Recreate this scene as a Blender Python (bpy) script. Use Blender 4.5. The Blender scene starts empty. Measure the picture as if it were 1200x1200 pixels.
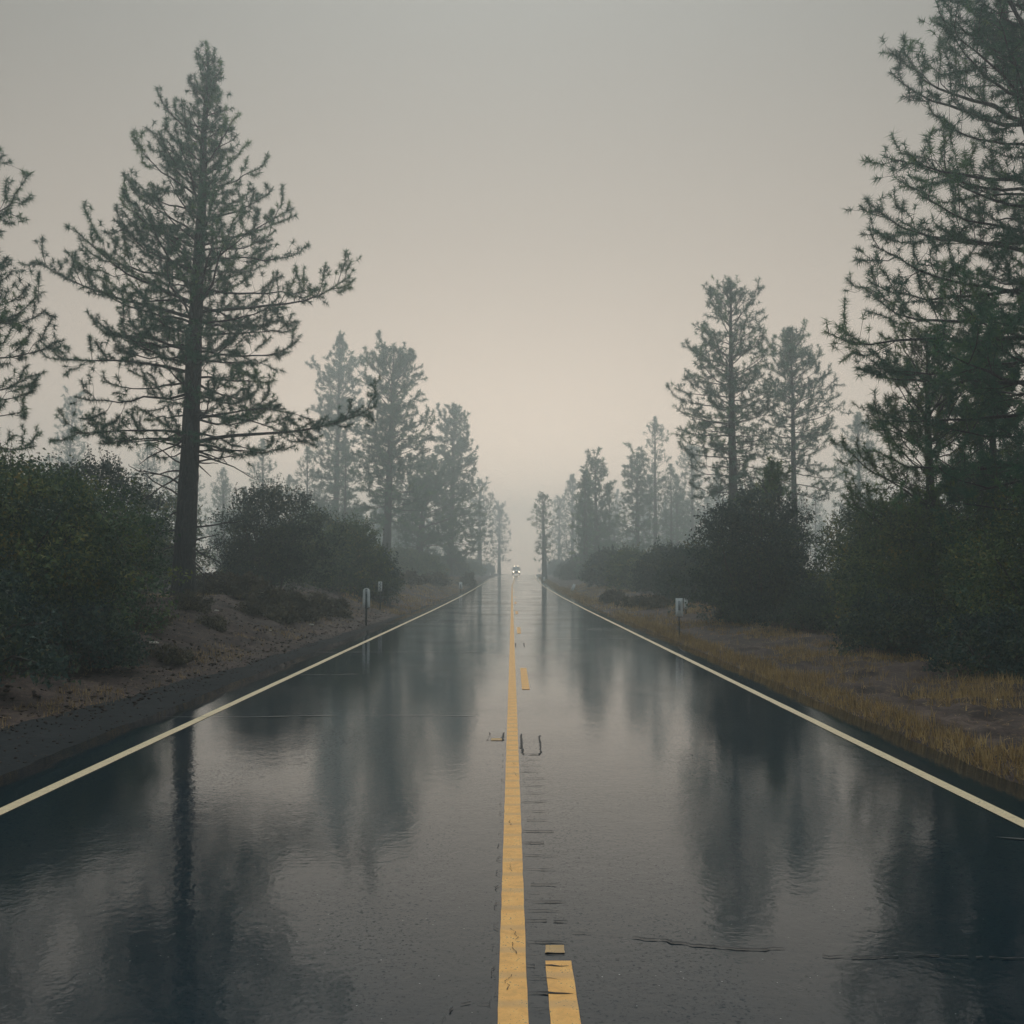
import bpy, math, random
import numpy as np
R = math.radians
random.seed(7); RNG = np.random.default_rng(11)
S = bpy.context.scene
COL = S.collection

# ------------------------------------------------------------------ camera
CAM_H, FPX, PITCH = 1.73, 1250.0, math.atan(72 / 1250.0)
cd = bpy.data.cameras.new('camera'); cam = bpy.data.objects.new('camera', cd); COL.objects.link(cam)
cam.location = (0, 0, CAM_H); cam.rotation_euler = (R(90) + PITCH, 0, 0)
cd.sensor_width = 36; cd.lens = 36 * FPX / 1200; cd.clip_end = 3000; cd.clip_start = 0.1
S.camera = cam

# ------------------------------------------------------------------ world
W = bpy.data.worlds.new('World'); S.world = W; W.use_nodes = True
nt = W.node_tree; nt.nodes.clear()
def N(t, ty, **kw):
    n = t.nodes.new(ty)
    for k, v in kw.items():
        if k.startswith('i_'): n.inputs[k[2:].replace('_', ' ')].default_value = v
        else: setattr(n, k, v)
    return n
SUN_EL = R(48)
wo = N(nt, 'ShaderNodeOutputWorld')
sky = N(nt, 'ShaderNodeTexSky', sky_type='NISHITA', sun_disc=False, sun_elevation=SUN_EL, sun_rotation=0.0, air_density=1.0, dust_density=6.0)
hs = N(nt, 'ShaderNodeHueSaturation'); hs.inputs['Saturation'].default_value = 0.25
nt.links.new(sky.outputs[0], hs.inputs['Color'])
bg1 = N(nt, 'ShaderNodeBackground'); bg1.inputs['Strength'].default_value = 0.06
nt.links.new(hs.outputs[0], bg1.inputs['Color'])
tc = N(nt, 'ShaderNodeTexCoord')
sxyz = N(nt, 'ShaderNodeSeparateXYZ'); nt.links.new(tc.outputs['Generated'], sxyz.inputs[0])
def wm(op, a, b=None):
    n = N(nt, 'ShaderNodeMath', operation=op)
    for i, v in enumerate((a, b)):
        if v is None: continue
        if isinstance(v, (int, float)): n.inputs[i].default_value = v
        else: nt.links.new(v, n.inputs[i])
    return n.outputs[0]
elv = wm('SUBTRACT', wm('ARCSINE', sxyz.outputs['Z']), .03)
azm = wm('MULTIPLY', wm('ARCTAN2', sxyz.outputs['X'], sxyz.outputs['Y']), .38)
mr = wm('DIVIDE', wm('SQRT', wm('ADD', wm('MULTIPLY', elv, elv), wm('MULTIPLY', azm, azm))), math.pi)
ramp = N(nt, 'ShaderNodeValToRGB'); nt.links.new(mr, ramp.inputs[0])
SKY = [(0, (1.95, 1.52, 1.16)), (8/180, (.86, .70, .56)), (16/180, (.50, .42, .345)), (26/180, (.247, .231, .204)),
       (36/180, (.205, .220, .210)), (60/180, (.31, .375, .40)), (1.0, (.52, .61, .65))]   # unseen overhead and rear sky raised to light plates and foliage; ramp stops stop at 1, so they are stored at 1/2.5
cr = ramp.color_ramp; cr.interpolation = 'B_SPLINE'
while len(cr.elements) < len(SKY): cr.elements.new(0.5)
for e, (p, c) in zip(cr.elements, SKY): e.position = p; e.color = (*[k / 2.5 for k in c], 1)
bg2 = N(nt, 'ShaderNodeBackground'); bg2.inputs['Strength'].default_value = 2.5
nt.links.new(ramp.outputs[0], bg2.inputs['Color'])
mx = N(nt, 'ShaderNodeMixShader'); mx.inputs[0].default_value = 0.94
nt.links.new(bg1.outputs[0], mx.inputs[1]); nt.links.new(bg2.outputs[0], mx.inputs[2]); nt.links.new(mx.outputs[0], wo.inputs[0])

# ------------------------------------------------------------------ sun (overcast)
sd = bpy.data.lights.new('sun', 'SUN'); sun = bpy.data.objects.new('sun', sd); COL.objects.link(sun)
sd.energy = 1.2; sd.angle = R(26); sd.color = (1.0, .94, .85); sun.rotation_euler = (-(R(90) - SUN_EL), 0, 0)

# ------------------------------------------------------------------ exposure and render settings
S.render.engine = 'CYCLES'
S.view_settings.view_transform = 'Standard'; S.view_settings.look = 'None'
S.view_settings.exposure = 0.0; S.view_settings.gamma = 1.0; S.view_settings.use_curve_mapping = False
cy = S.cycles
cy.use_denoising = True
try: cy.denoiser = 'OPENIMAGEDENOISE'
except Exception: pass
cy.max_bounces = 6; cy.diffuse_bounces = 2; cy.glossy_bounces = 3; cy.transmission_bounces = 2
cy.volume_bounces = 3; cy.transparent_max_bounces = 4; cy.sample_clamp_indirect = 6
cy.use_adaptive_sampling = True; cy.adaptive_threshold = 0.01
HAZE_D = 0.0045

# ================================================================== helpers
def at(px, py, d):
    """pixel of the 1200 px photograph and depth in metres -> world point (used to work out sizes)"""
    u = (px - 600) / FPX; v = (600 - py) / FPX
    c, s = math.cos(PITCH), math.sin(PITCH)
    y = c - v * s; z = s + v * c
    return np.array([u / y * d, d, CAM_H + z / y * d])
def lerp(x, xs, ys): return np.interp(x, xs, ys)
def profile(y): return lerp(y, [-100, 50, 75, 106, 140, 180, 220, 260, 300, 340, 450, 900], [0, 0, .05, .2, .48, .86, 1.12, 1.3, 1.38, 1.36, .6, -4])
def centre(y): return lerp(y, [-100, 120, 180, 260, 340, 900], [0, 0, .45, 1.7, 3.2, 14])
def sstep(a, b, x):
    t = np.clip((x - a) / (b - a), 0, 1); return t * t * (3 - 2 * t)
def vnoise(x, y, seed=0.0):
    return (np.sin(x * 1.7 + 1.3 * np.sin(y * 1.1 + seed) + seed) * np.sin(y * 1.9 + 1.7 * np.sin(x * .8 + seed * 2.1) + 2.0)
            + .5 * np.sin(x * 4.1 + 2 * np.sin(y * 3.3 + seed)) * np.sin(y * 4.7 + seed) )
def ground(x, y):
    x = np.asarray(x, float); y = np.asarray(y, float)
    u = x - centre(y)
    B = lerp(y, [0, 10, 16, 28, 120, 180, 300], [.25, .35, .6, .98, 1.1, .5, .3])
    aw = 4.36 + lerp(y, [0, 13, 20, 40, 80], [1.5, 1.3, .75, .35, .2])
    left = B * sstep(0, 4.1, -u - aw)
    Br = lerp(y, [0, 22, 45, 120, 200], [.05, .1, .42, .5, .3])
    right = Br * sstep(4.8, 8.5, u) + .5 * sstep(10, 30, u)
    off = np.where(u > 0, sstep(4.2, 5.2, u), sstep(.0, 1.3, -u - aw))
    n = vnoise(x * .9, y * .9, 3.1) * .06 + vnoise(x * 3.1, y * 2.9, 1.2) * .03 + vnoise(x * 7.3, y * 7.9, 5.0) * .018 + vnoise(x * 13, y * 12, 7.0) * .012
    hump = .10 * np.exp(-((y - 24) / 5) ** 2 - ((u + 7.2) / 1.2) ** 2)
    base = np.where(u > 0, -.03 + .045 * sstep(4.15, 4.7, u), -.05 + .07 * sstep(-.12, .35, -u - aw))
    return profile(y) + base + left + right + off * (n + hump)

class Geo:
    def __init__(s): s.v = []; s.t = []; s.q = []; s.a = []; s.n = 0
    def add(s, v, tris=None, quads=None, tint=0.5):
        v = np.asarray(v, np.float32).reshape(-1, 3)
        if tris is not None and len(tris): s.t.append(np.asarray(tris, np.int64).reshape(-1, 3) + s.n)
        if quads is not None and len(quads): s.q.append(np.asarray(quads, np.int64).reshape(-1, 4) + s.n)
        s.a.append(np.broadcast_to(np.asarray(tint, np.float32), (len(v),)).astype(np.float32)); s.v.append(v); s.n += len(v)
    def tubes(s, P, Rr, sides=4, tint=0.5, noise=0.0):
        """P (M,n,3) polylines, Rr (M,n) radii"""
        P = np.asarray(P, float); Rr = np.asarray(Rr, float)
        if P.ndim == 2: P = P[None]; Rr = Rr[None]
        M, n, _ = P.shape
        T = np.gradient(P, axis=1); T /= np.linalg.norm(T, axis=2, keepdims=True) + 1e-9
        ref = np.where(np.abs(T[:, :1, 2:3]) > .8, np.array([[[1., 0, 0]]]), np.array([[[0, 0, 1.]]]))
        A = np.cross(T, np.broadcast_to(ref, T.shape)); A /= np.linalg.norm(A, axis=2, keepdims=True) + 1e-9
        Bv = np.cross(T, A)
        th = np.arange(sides) * 2 * math.pi / sides
        rr = Rr[:, :, None]
        if noise: rr = rr * (1 + noise * RNG.standard_normal((M, n, sides)))
        ring = P[:, :, None, :] + rr[..., None] * (A[:, :, None, :] * np.cos(th)[None, None, :, None] + Bv[:, :, None, :] * np.sin(th)[None, None, :, None])
        idx = np.arange(M * n * sides).reshape(M, n, sides)
        a = idx[:, :-1]; b = idx[:, 1:]
        q = np.stack([a, np.roll(a, -1, 2), np.roll(b, -1, 2), b], -1).reshape(-1, 4)
        s.add(ring.reshape(-1, 3), quads=q, tint=tint)
    def box(s, c, h, tint=.5, rz=0.0):
        c = np.array(c, float); h = np.array(h, float)
        k = np.array([[x, y, z] for z in (-1, 1) for y in (-1, 1) for x in (-1, 1)], float) * h
        if rz: k = k @ np.array([[math.cos(rz), math.sin(rz), 0], [-math.sin(rz), math.cos(rz), 0], [0, 0, 1]])
        s.add(k + c, quads=[[0, 2, 3, 1], [4, 5, 7, 6], [0, 1, 5, 4], [2, 6, 7, 3], [0, 4, 6, 2], [1, 3, 7, 5]], tint=tint)
    def mesh(s, name, mats, smooth=True):
        me = bpy.data.meshes.new(name)
        V = np.concatenate(s.v) if s.v else np.zeros((0, 3), np.float32)
        t = np.concatenate(s.t) if s.t else np.zeros((0, 3), np.int64)
        q = np.concatenate(s.q) if s.q else np.zeros((0, 4), np.int64)
        me.vertices.add(len(V)); me.vertices.foreach_set('co', V.ravel())
        L = np.concatenate([t.ravel(), q.ravel()]).astype(np.int32)
        me.loops.add(len(L)); me.loops.foreach_set('vertex_index', L)
        st = np.concatenate([np.arange(len(t)) * 3, len(t) * 3 + np.arange(len(q)) * 4]).astype(np.int32)
        me.polygons.add(len(st)); me.polygons.foreach_set('loop_start', st)
        if smooth: me.polygons.foreach_set('use_smooth', np.ones(len(st), bool))
        me.update(calc_edges=True)
        at_ = me.attributes.new('tint', 'FLOAT', 'POINT'); at_.data.foreach_set('value', np.concatenate(s.a))
        for m in (mats if isinstance(mats, (list, tuple)) else [mats]): me.materials.append(m)
        return me
    def obj(s, name, mat, parent=None, loc=(0, 0, 0), smooth=True, **props):
        o = bpy.data.objects.new(name, s.mesh(name, mat, smooth)); COL.objects.link(o)
        o.location = loc
        if parent is not None: o.parent = parent
        for k, v in props.items(): o[k] = v
        return o
def empty(name, loc, label, cat, group=None, rz=0.0):
    o = bpy.data.objects.new(name, None); COL.objects.link(o); o.location = loc; o.rotation_euler.z = rz
    o['label'] = label; o['category'] = cat
    if group: o['group'] = group
    return o
def copy_tree(o, parent=None):
    c = o.copy(); COL.objects.link(c); c.parent = parent
    for ch in [k for k in bpy.data.objects if k.parent == o]: copy_tree(ch, c)
    return c

# ------------------------------------------------------------------ materials
def mat(name):
    m = bpy.data.materials.new(name); m.use_nodes = True
    t = m.node_tree; t.nodes.clear()
    o = N(t, 'ShaderNodeOutputMaterial'); b = N(t, 'ShaderNodeBsdfPrincipled'); t.links.new(b.outputs[0], o.inputs[0])
    return m, t, b
def ramp_node(t, src, stops, interp='LINEAR'):
    r = N(t, 'ShaderNodeValToRGB'); e = r.color_ramp.elements; r.color_ramp.interpolation = interp
    while len(e) < len(stops): e.new(.5)
    for k, (p, c) in zip(e, stops): k.position = p; k.color = (*c, 1) if len(c) == 3 else c
    t.links.new(src, r.inputs[0]); return r
def noise(t, vec, scale, detail=3, rough=.55):
    n = N(t, 'ShaderNodeTexNoise'); n.inputs['Scale'].default_value = scale; n.inputs['Detail'].default_value = detail; n.inputs['Roughness'].default_value = rough
    if vec is not None: t.links.new(vec, n.inputs['Vector'])
    return n
def mapping(t, src, scale):
    m = N(t, 'ShaderNodeMapping'); m.inputs['Scale'].default_value = scale; t.links.new(src, m.inputs['Vector']); return m
def mathn(t, op, a, b=None, c=None):
    n = N(t, 'ShaderNodeMath', operation=op)
    for i, v in enumerate((a, b, c)):
        if v is None: continue
        if isinstance(v, (int, float)): n.inputs[i].default_value = v
        else: t.links.new(v, n.inputs[i])
    return n.outputs[0]
def simple(name, col, rough=.6, metal=0.0, var=.15, scale=20):
    m, t, b = mat(name)
    tcn = N(t, 'ShaderNodeTexCoord'); n = noise(t, tcn.outputs['Object'], scale)
    r = ramp_node(t, n.outputs[0], [(.3, tuple(c * (1 - var) for c in col)), (.7, tuple(min(1, c * (1 + var)) for c in col))])
    t.links.new(r.outputs[0], b.inputs['Base Color']); b.inputs['Roughness'].default_value = rough; b.inputs['Metallic'].default_value = metal
    return m
def foliage(name, stops, rough=.75, transl=.15, scale=.8):
    m, t, b = mat(name)
    a = N(t, 'ShaderNodeAttribute', attribute_name='tint')
    geo = N(t, 'ShaderNodeNewGeometry'); n = noise(t, geo.outputs['Position'], scale, 3)
    f = mathn(t, 'MULTIPLY_ADD', n.outputs[0], .7, mathn(t, 'MULTIPLY', a.outputs['Fac'], .65)); f = mathn(t, 'SUBTRACT', f, .17)
    r = ramp_node(t, f, stops)
    t.links.new(r.outputs[0], b.inputs['Base Color']); b.inputs['Roughness'].default_value = rough
    b.inputs['Specular IOR Level'].default_value = .18
    o = [x for x in t.nodes if x.type == 'OUTPUT_MATERIAL'][0]
    tr = N(t, 'ShaderNodeBsdfTranslucent'); t.links.new(r.outputs[0], tr.inputs[0])
    mxs = N(t, 'ShaderNodeMixShader'); mxs.inputs[0].default_value = transl
    t.links.new(b.outputs[0], mxs.inputs[1]); t.links.new(tr.outputs[0], mxs.inputs[2]); t.links.new(mxs.outputs[0], o.inputs[0])
    return m
NEEDLE = foliage('pine_needles', [(0, (0.0257, 0.0858, 0.0610)), (.45, (0.0513, 0.1626, 0.0932)), (.72, (0.1070, 0.2371, 0.0806)), (1, (0.1997, 0.2821, 0.0717))])
NEEDLE_Y = foliage('young_pine_needles', [(0, (0.0282, 0.0690, 0.0353)), (.4, (0.0670, 0.1510, 0.0543)), (.7, (0.1323, 0.2156, 0.0476)), (1, (0.2470, 0.2587, 0.0543))])
LEAF_G = foliage('oak_scrub_leaves', [(0, (0.0242, 0.0531, 0.0449)), (.45, (0.0725, 0.1249, 0.0660)), (.75, (0.1509, 0.1873, 0.0607)), (1, (0.3019, 0.2028, 0.0660))], scale=1.2)
LEAF_D = foliage('dark_scrub_leaves', [(0, (0.0176, 0.0385, 0.0425)), (.5, (0.0454, 0.0846, 0.0700)), (.8, (0.0882, 0.1219, 0.0650)), (1, (0.1638, 0.1347, 0.0625))], scale=1.0)
LEAF_B = foliage('brown_brush_leaves', [(0, (0.0390, 0.0375, 0.0312)), (.45, (0.0845, 0.0750, 0.0504)), (.75, (0.1300, 0.1125, 0.0660)), (1, (0.2080, 0.1500, 0.0840))], scale=1.6)
DRY = foliage('dry_grass', [(0, (0.1091, 0.0713, 0.0431)), (.4, (0.2834, 0.1930, 0.0872)), (.75, (0.5014, 0.3416, 0.1436)), (1, (0.6758, 0.4752, 0.2462))], scale=.7)

def bark_mat():
    m, t, b = mat('wet_pine_bark')
    tcn = N(t, 'ShaderNodeTexCoord'); mp = mapping(t, tcn.outputs['Object'], (5, 5, 1.1))
    v = N(t, 'ShaderNodeTexVoronoi', feature='DISTANCE_TO_EDGE'); v.inputs['Scale'].default_value = 2.2; t.links.new(mp.outputs[0], v.inputs['Vector'])
    n = noise(t, mp.outputs[0], 6, 5)
    r = ramp_node(t, n.outputs[0], [(.3, (.007, .010, .013)), (.6, (.018, .020, .023)), (.8, (.040, .037, .037))])
    t.links.new(r.outputs[0], b.inputs['Base Color']); b.inputs['Roughness'].default_value = .65
    h = mathn(t, 'ADD', mathn(t, 'MULTIPLY', mathn(t, 'MINIMUM', v.outputs['Distance'], .15), .25), mathn(t, 'MULTIPLY', n.outputs[0], .02))
    bp = N(t, 'ShaderNodeBump'); bp.inputs['Distance'].default_value = 1.0; t.links.new(h, bp.inputs['Height']); t.links.new(bp.outputs[0], b.inputs['Normal'])
    return m
BARK = bark_mat()
TWIG = simple('grey_brown_twigs', (.050, .042, .038), .7)

def wet_road():
    m, t, b = mat('wet_asphalt')
    g = N(t, 'ShaderNodeNewGeometry'); P = g.outputs['Position']
    n1 = noise(t, P, .35, 4); n2 = noise(t, P, 60, 3, .7)
    mp = mapping(t, P, (1.0, .12, 1)); n3 = noise(t, mp.outputs[0], 1.3, 3)
    mixv = mathn(t, 'MULTIPLY_ADD', n2.outputs[0], .35, mathn(t, 'MULTIPLY', n3.outputs[0], .65))
    r = ramp_node(t, mixv, [(.35, (.0030, .0125, .0215)), (.65, (.0075, .021, .032))])
    # pale aggregate specks
    vo = N(t, 'ShaderNodeTexVoronoi'); vo.inputs['Scale'].default_value = 26; t.links.new(P, vo.inputs['Vector'])
    sp = mathn(t, 'LESS_THAN', vo.outputs['Distance'], .085)
    sel = mathn(t, 'GREATER_THAN', N(t, 'ShaderNodeSeparateColor').outputs[0], .88)
    sc = [x for x in t.nodes if x.type == 'SEPARATE_COLOR'][0]; t.links.new(vo.outputs['Color'], sc.inputs[0])
    spk = mathn(t, 'MULTIPLY', sp, sel)
    mc = N(t, 'ShaderNodeMix', data_type='RGBA'); t.links.new(spk, mc.inputs[0]); t.links.new(r.outputs[0], mc.inputs[6]); mc.inputs[7].default_value = (.16, .17, .16, 1)
    t.links.new(mc.outputs[2], b.inputs['Base Color'])
    b.inputs['Roughness'].default_value = .6; b.inputs['Specular IOR Level'].default_value = 0.0
    b.inputs['Coat Weight'].default_value = 1.0; b.inputs['Coat IOR'].default_value = 1.54
    # water film: rougher where the film is thin
    rr = N(t, 'ShaderNodeMapRange'); t.links.new(n1.outputs[0], rr.inputs[0]); rr.inputs[1].default_value = .35; rr.inputs[2].default_value = .68
    rr.inputs[3].default_value = .04; rr.inputs[4].default_value = .13
    t.links.new(rr.outputs[0], b.inputs['Coat Roughness'])
    # ripples (metres)
    mpa = mapping(t, P, (1, .75, 1))
    a0 = noise(t, mpa.outputs[0], 1.1, 2); a1 = noise(t, mpa.outputs[0], 7, 2, .5); a2 = noise(t, mpa.outputs[0], 26, 1, .5); a3 = noise(t, P, 80, 2)
    h = mathn(t, 'ADD', mathn(t, 'MULTIPLY', a1.outputs[0], .0010), mathn(t, 'MULTIPLY', a2.outputs[0], .00066))
    h = mathn(t, 'ADD', h, mathn(t, 'MULTIPLY', a3.outputs[0], .00014)); h = mathn(t, 'ADD', h, mathn(t, 'MULTIPLY', a0.outputs[0], .0016))
    gr = noise(t, P, 48, 5, .75)
    thin = mathn(t, 'ADD', mathn(t, 'MULTIPLY', n3.outputs[0], .22), mathn(t, 'MULTIPLY', n1.outputs[0], .14))
    gm = N(t, 'ShaderNodeMapRange', interpolation_type='SMOOTHSTEP'); t.links.new(mathn(t, 'ADD', gr.outputs[0], thin), gm.inputs[0])
    gm.inputs[1].default_value = .74; gm.inputs[2].default_value = .84; gm.inputs[3].default_value = 1.0; gm.inputs[4].default_value = .35
    t.links.new(gm.outputs[0], b.inputs['Coat Weight'])
    # rain drop dimples
    vr = N(t, 'ShaderNodeTexVoronoi'); vr.inputs['Scale'].default_value = 5.5; t.links.new(P, vr.inputs['Vector'])
    dr = mathn(t, 'MULTIPLY', mathn(t, 'SINE', mathn(t, 'MULTIPLY', vr.outputs['Distance'], 55)), mathn(t, 'MAXIMUM', mathn(t, 'SUBTRACT', .28, vr.outputs['Distance']), 0))
    h = mathn(t, 'ADD', h, mathn(t, 'MULTIPLY', dr, .0006))
    h = mathn(t, 'ADD', h, mathn(t, 'MULTIPLY', spk, .002))
    bp = N(t, 'ShaderNodeBump'); bp.inputs['Distance'].default_value = 1.0; bp.inputs['Strength'].default_value = 1.0
    t.links.new(h, bp.inputs['Height']); t.links.new(bp.outputs[0], b.inputs['Coat Normal']); t.links.new(bp.outputs[0], b.inputs['Normal'])
    return m
ROAD = wet_road()
def paint_mat(name, c0, c1, groove=True):
    m, t, b = mat(name)
    g = N(t, 'ShaderNodeNewGeometry'); P = g.outputs['Position']
    n1 = noise(t, P, 14, 5, .65); n2 = noise(t, P, 90, 2)
    r = ramp_node(t, n1.outputs[0], [(.32, tuple(x * .8 for x in c0)), (.5, c0), (.75, c1)])
    col = r.outputs[0]
    if groove:
        sx = N(t, 'ShaderNodeSeparateXYZ'); t.links.new(P, sx.inputs[0])
        w = mathn(t, 'SINE', mathn(t, 'MULTIPLY', sx.outputs['Y'], 2 * math.pi / .305))
        k = mathn(t, 'MULTIPLY', mathn(t, 'SUBTRACT', mathn(t, 'ADD', w, n1.outputs[0]), 1.05), 1.1); k = mathn(t, 'MINIMUM', mathn(t, 'MAXIMUM', k, 0), .42)
        mc = N(t, 'ShaderNodeMix', data_type='RGBA'); t.links.new(k, mc.inputs[0]); t.links.new(col, mc.inputs[6]); mc.inputs[7].default_value = (.42, .28, .14, 1)
        col = mc.outputs[2]
    # thin dark chips
    k2 = mathn(t, 'GREATER_THAN', mathn(t, 'ADD', n2.outputs[0], mathn(t, 'MULTIPLY', n1.outputs[0], .5)), .93)
    mc2 = N(t, 'ShaderNodeMix', data_type='RGBA'); t.links.new(k2, mc2.inputs[0]); t.links.new(col, mc2.inputs[6]); mc2.inputs[7].default_value = (.08, .075, .06, 1)
    t.links.new(mc2.outputs[2], b.inputs['Base Color'])
    b.inputs['Roughness'].default_value = .55; b.inputs['Specular IOR Level'].default_value = .35
    bp = N(t, 'ShaderNodeBump'); bp.inputs['Distance'].default_value = .002; t.links.new(n1.outputs[0], bp.inputs['Height']); t.links.new(bp.outputs[0], b.inputs['Normal'])
    return m
YELLOW = paint_mat('yellow_road_paint', (.80, .41, .085), (.88, .50, .13))
WORN = paint_mat('worn_yellow_road_paint', (.42, .25, .07), (.60, .36, .11))
CREAM = paint_mat('cream_road_paint', (.66, .54, .34), (.74, .63, .42), groove=False)
TAR = simple('dark_crack', (.004, .006, .009), .8)
SEAM_SHEEN = simple('seam_painted_sheen', (.055, .062, .064), .4)  # pale grey puts the reflection on wet tar seams into the colour

def soil_mat(name, stops, wet=.5, spec=.12):
    m, t, b = mat(name)
    g = N(t, 'ShaderNodeNewGeometry'); P = g.outputs['Position']
    n1 = noise(t, P, 1.1, 6, .65); n2 = noise(t, P, 9, 6, .75); n3 = noise(t, P, .25, 2)
    f = mathn(t, 'ADD', mathn(t, 'MULTIPLY', n1.outputs[0], .45), mathn(t, 'MULTIPLY', n2.outputs[0], .4)); f = mathn(t, 'ADD', f, mathn(t, 'MULTIPLY', n3.outputs[0], .15))
    r = ramp_node(t, f, stops); t.links.new(r.outputs[0], b.inputs['Base Color'])
    b.inputs['Roughness'].default_value = wet; b.inputs['Specular IOR Level'].default_value = spec
    h = mathn(t, 'ADD', mathn(t, 'MULTIPLY', n2.outputs[0], .03), mathn(t, 'MULTIPLY', n1.outputs[0], .06))
    bp = N(t, 'ShaderNodeBump'); bp.inputs['Distance'].default_value = 1.0; bp.inputs['Strength'].default_value = .8; t.links.new(h, bp.inputs['Height']); t.links.new(bp.outputs[0], b.inputs['Normal'])
    return m
SOIL = soil_mat('needle_littered_soil', [(.38, (.007, .006, .008)), (.47, (.029, .020, .019)), (.56, (.068, .047, .041)), (.68, (.17, .125, .10))], .75)
GRAVEL = soil_mat('wet_gravel', [(.35, (.006, .010, .014)), (.55, (.014, .019, .023)), (.74, (.05, .05, .05))], .9)
WHITE = simple('white_reflector_plate', (.86, .86, .84), .35, var=.06)
PLATEGREY = simple('grey_reflector_patch', (.36, .36, .37), .35, var=.08)
STEEL = simple('dark_green_steel', (.035, .048, .050), .5, .2)
STONE = simple('pale_stone', (.45, .42, .36), .7)
SCRAP = simple('white_paper_scrap', (.75, .74, .70), .7)
CONE = simple('dark_pine_cone', (.035, .026, .022), .8)
CARP = simple('white_truck_paint', (.75, .75, .73), .3)
BLACK = simple('black_rubber', (.02, .02, .02), .6)
GLASS = simple('dark_windscreen', (.03, .035, .04), .08)
CHROME = simple('dull_chrome', (.4, .4, .4), .3, .8)
def emit(name, col, s):
    m, t, b = mat(name); b.inputs['Base Color'].default_value = (*col, 1); b.inputs['Emission Color'].default_value = (*col, 1); b.inputs['Emission Strength'].default_value = s; return m
LAMP = emit('lit_headlamp', (1, .78, .54), 11)

# ================================================================== ground
def sheet(name, xs_of_y, ys, zf, m, tint=.5, **props):
    g = Geo(); X = np.array([xs_of_y(y) for y in ys]); Y = np.repeat(np.array(ys)[:, None], X.shape[1], 1)
    Z = zf(X, Y); V = np.stack([X, Y, Z], -1)
    n, k = X.shape; idx = np.arange(n * k).reshape(n, k)
    q = np.stack([idx[:-1, :-1], idx[:-1, 1:], idx[1:, 1:], idx[1:, :-1]], -1).reshape(-1, 4)
    g.add(V.reshape(-1, 3), quads=q, tint=tint); return g.obj(name, m, **props)
ys = np.concatenate([np.arange(-30, 4, 2), np.arange(4, 46, .14), 46 * 1.0125 ** np.arange(0, 230)])
ys = ys[ys < 440]
us = np.concatenate([-(9.5 * 1.09 ** np.arange(45, 0, -1)), np.arange(-9.5, -4.2, .11), np.array([-4, -2, 0, 2, 3.9]), np.arange(4.0, 9.5, .12), 9.5 * 1.09 ** np.arange(0, 45)])
us = us[np.abs(us) < 340]
terrain = sheet('ground', lambda y: us + centre(y), ys, ground, SOIL, kind='structure')
# gravel apron on the left, ragged outer border
rg = np.random.default_rng(5)
yg = np.concatenate([np.arange(-10, 60, .25), np.arange(60, 340, 2)])
def ragged(y, a, s): return a * (math.sin(y * 1.3 + s) * .4 + math.sin(y * 3.7 + s * 2) * .3 + math.sin(y * 9.1 + s) * .3)
def apron_x(y):
    w = lerp(y, [0, 13, 20, 40, 80], [1.5, 1.3, .75, .35, .2])
    o = -4.36 - w + ragged(y, .16, 1.0)
    return centre(y) + np.linspace(o, -4.2, 7)
def apron_z(X, Y):
    return profile(Y) + lerp(np.abs(X - centre(Y)), [4.2, 4.5, 5.4, 6.2], [-.010, -.004, -.010, -.022]) + .004 * vnoise(X * 3, Y * 3)
sheet('gravel_shoulder', apron_x, yg, apron_z, GRAVEL, kind='structure')
# the road: 4 mm above, edges slightly ragged, thickness at the sides
yr = np.concatenate([np.arange(-20, 70, .3), np.arange(70, 420, 2.0)])
def road_x(y):
    l = -4.38 + ragged(y, .05, 2); r = 4.14 + ragged(y, .05, 4)
    return centre(y) + np.concatenate([[l - .06, l], np.linspace(l + .4, r - .4, 9), [r, r + .06]])
def road_z(X, Y):
    z = profile(Y) + .018 - .006 * np.abs(X - centre(Y)) / 4
    z[:, 0] -= .06; z[:, -1] -= .06
    return z
road = sheet('road', road_x, yr, road_z, ROAD, kind='structure')
def rz(x, y): return float(profile(y)) + .018 - .006 * abs(x - float(centre(y))) / 4
def strip(name, x0, x1, ya, yb, m, lift=.004, step=.6, jit=.0, ends=0.0):
    g = Geo(); yy = np.arange(ya, yb + 1e-6, min(step, (yb - ya) / 2)) if yb < 70 else np.concatenate([np.arange(ya, 70, step), np.arange(max(ya, 70), yb, 2.0)])
    v = []
    for y in yy:
        c = float(centre(y)); a = x0 + random.uniform(-jit, jit); b = x1 + random.uniform(-jit, jit)
        v += [(c + a, y, rz(c + a, y) + lift), (c + b, y, rz(c + b, y) + lift)]
    n = len(yy); q = [[2 * i, 2 * i + 1, 2 * i + 3, 2 * i + 2] for i in range(n - 1)]
    g.add(v, quads=q); return g.obj(name, m, road)
strip('edge_line', -3.745, -3.635, -15, 330, CREAM, jit=.003)
strip('edge_line', 3.455, 3.565, -15, 330, CREAM, jit=.003)
strip('centre_line', -.055, .062, -15, 330, YELLOW, step=.1, jit=.0015)
d0 = 1.22
for k in range(12):
    a = d0 + 14.65 * k
    strip('lane_dash', .147, .262, a, a + 3.62, YELLOW, step=.1, jit=.0015)
strip('lane_dash', .15, .235, 4.92, 5.03, WORN, step=.05, jit=.006)
strip('lane_dash', -.215, -.105, 11.05, 11.2, WORN, step=.05, jit=.004)
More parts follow.
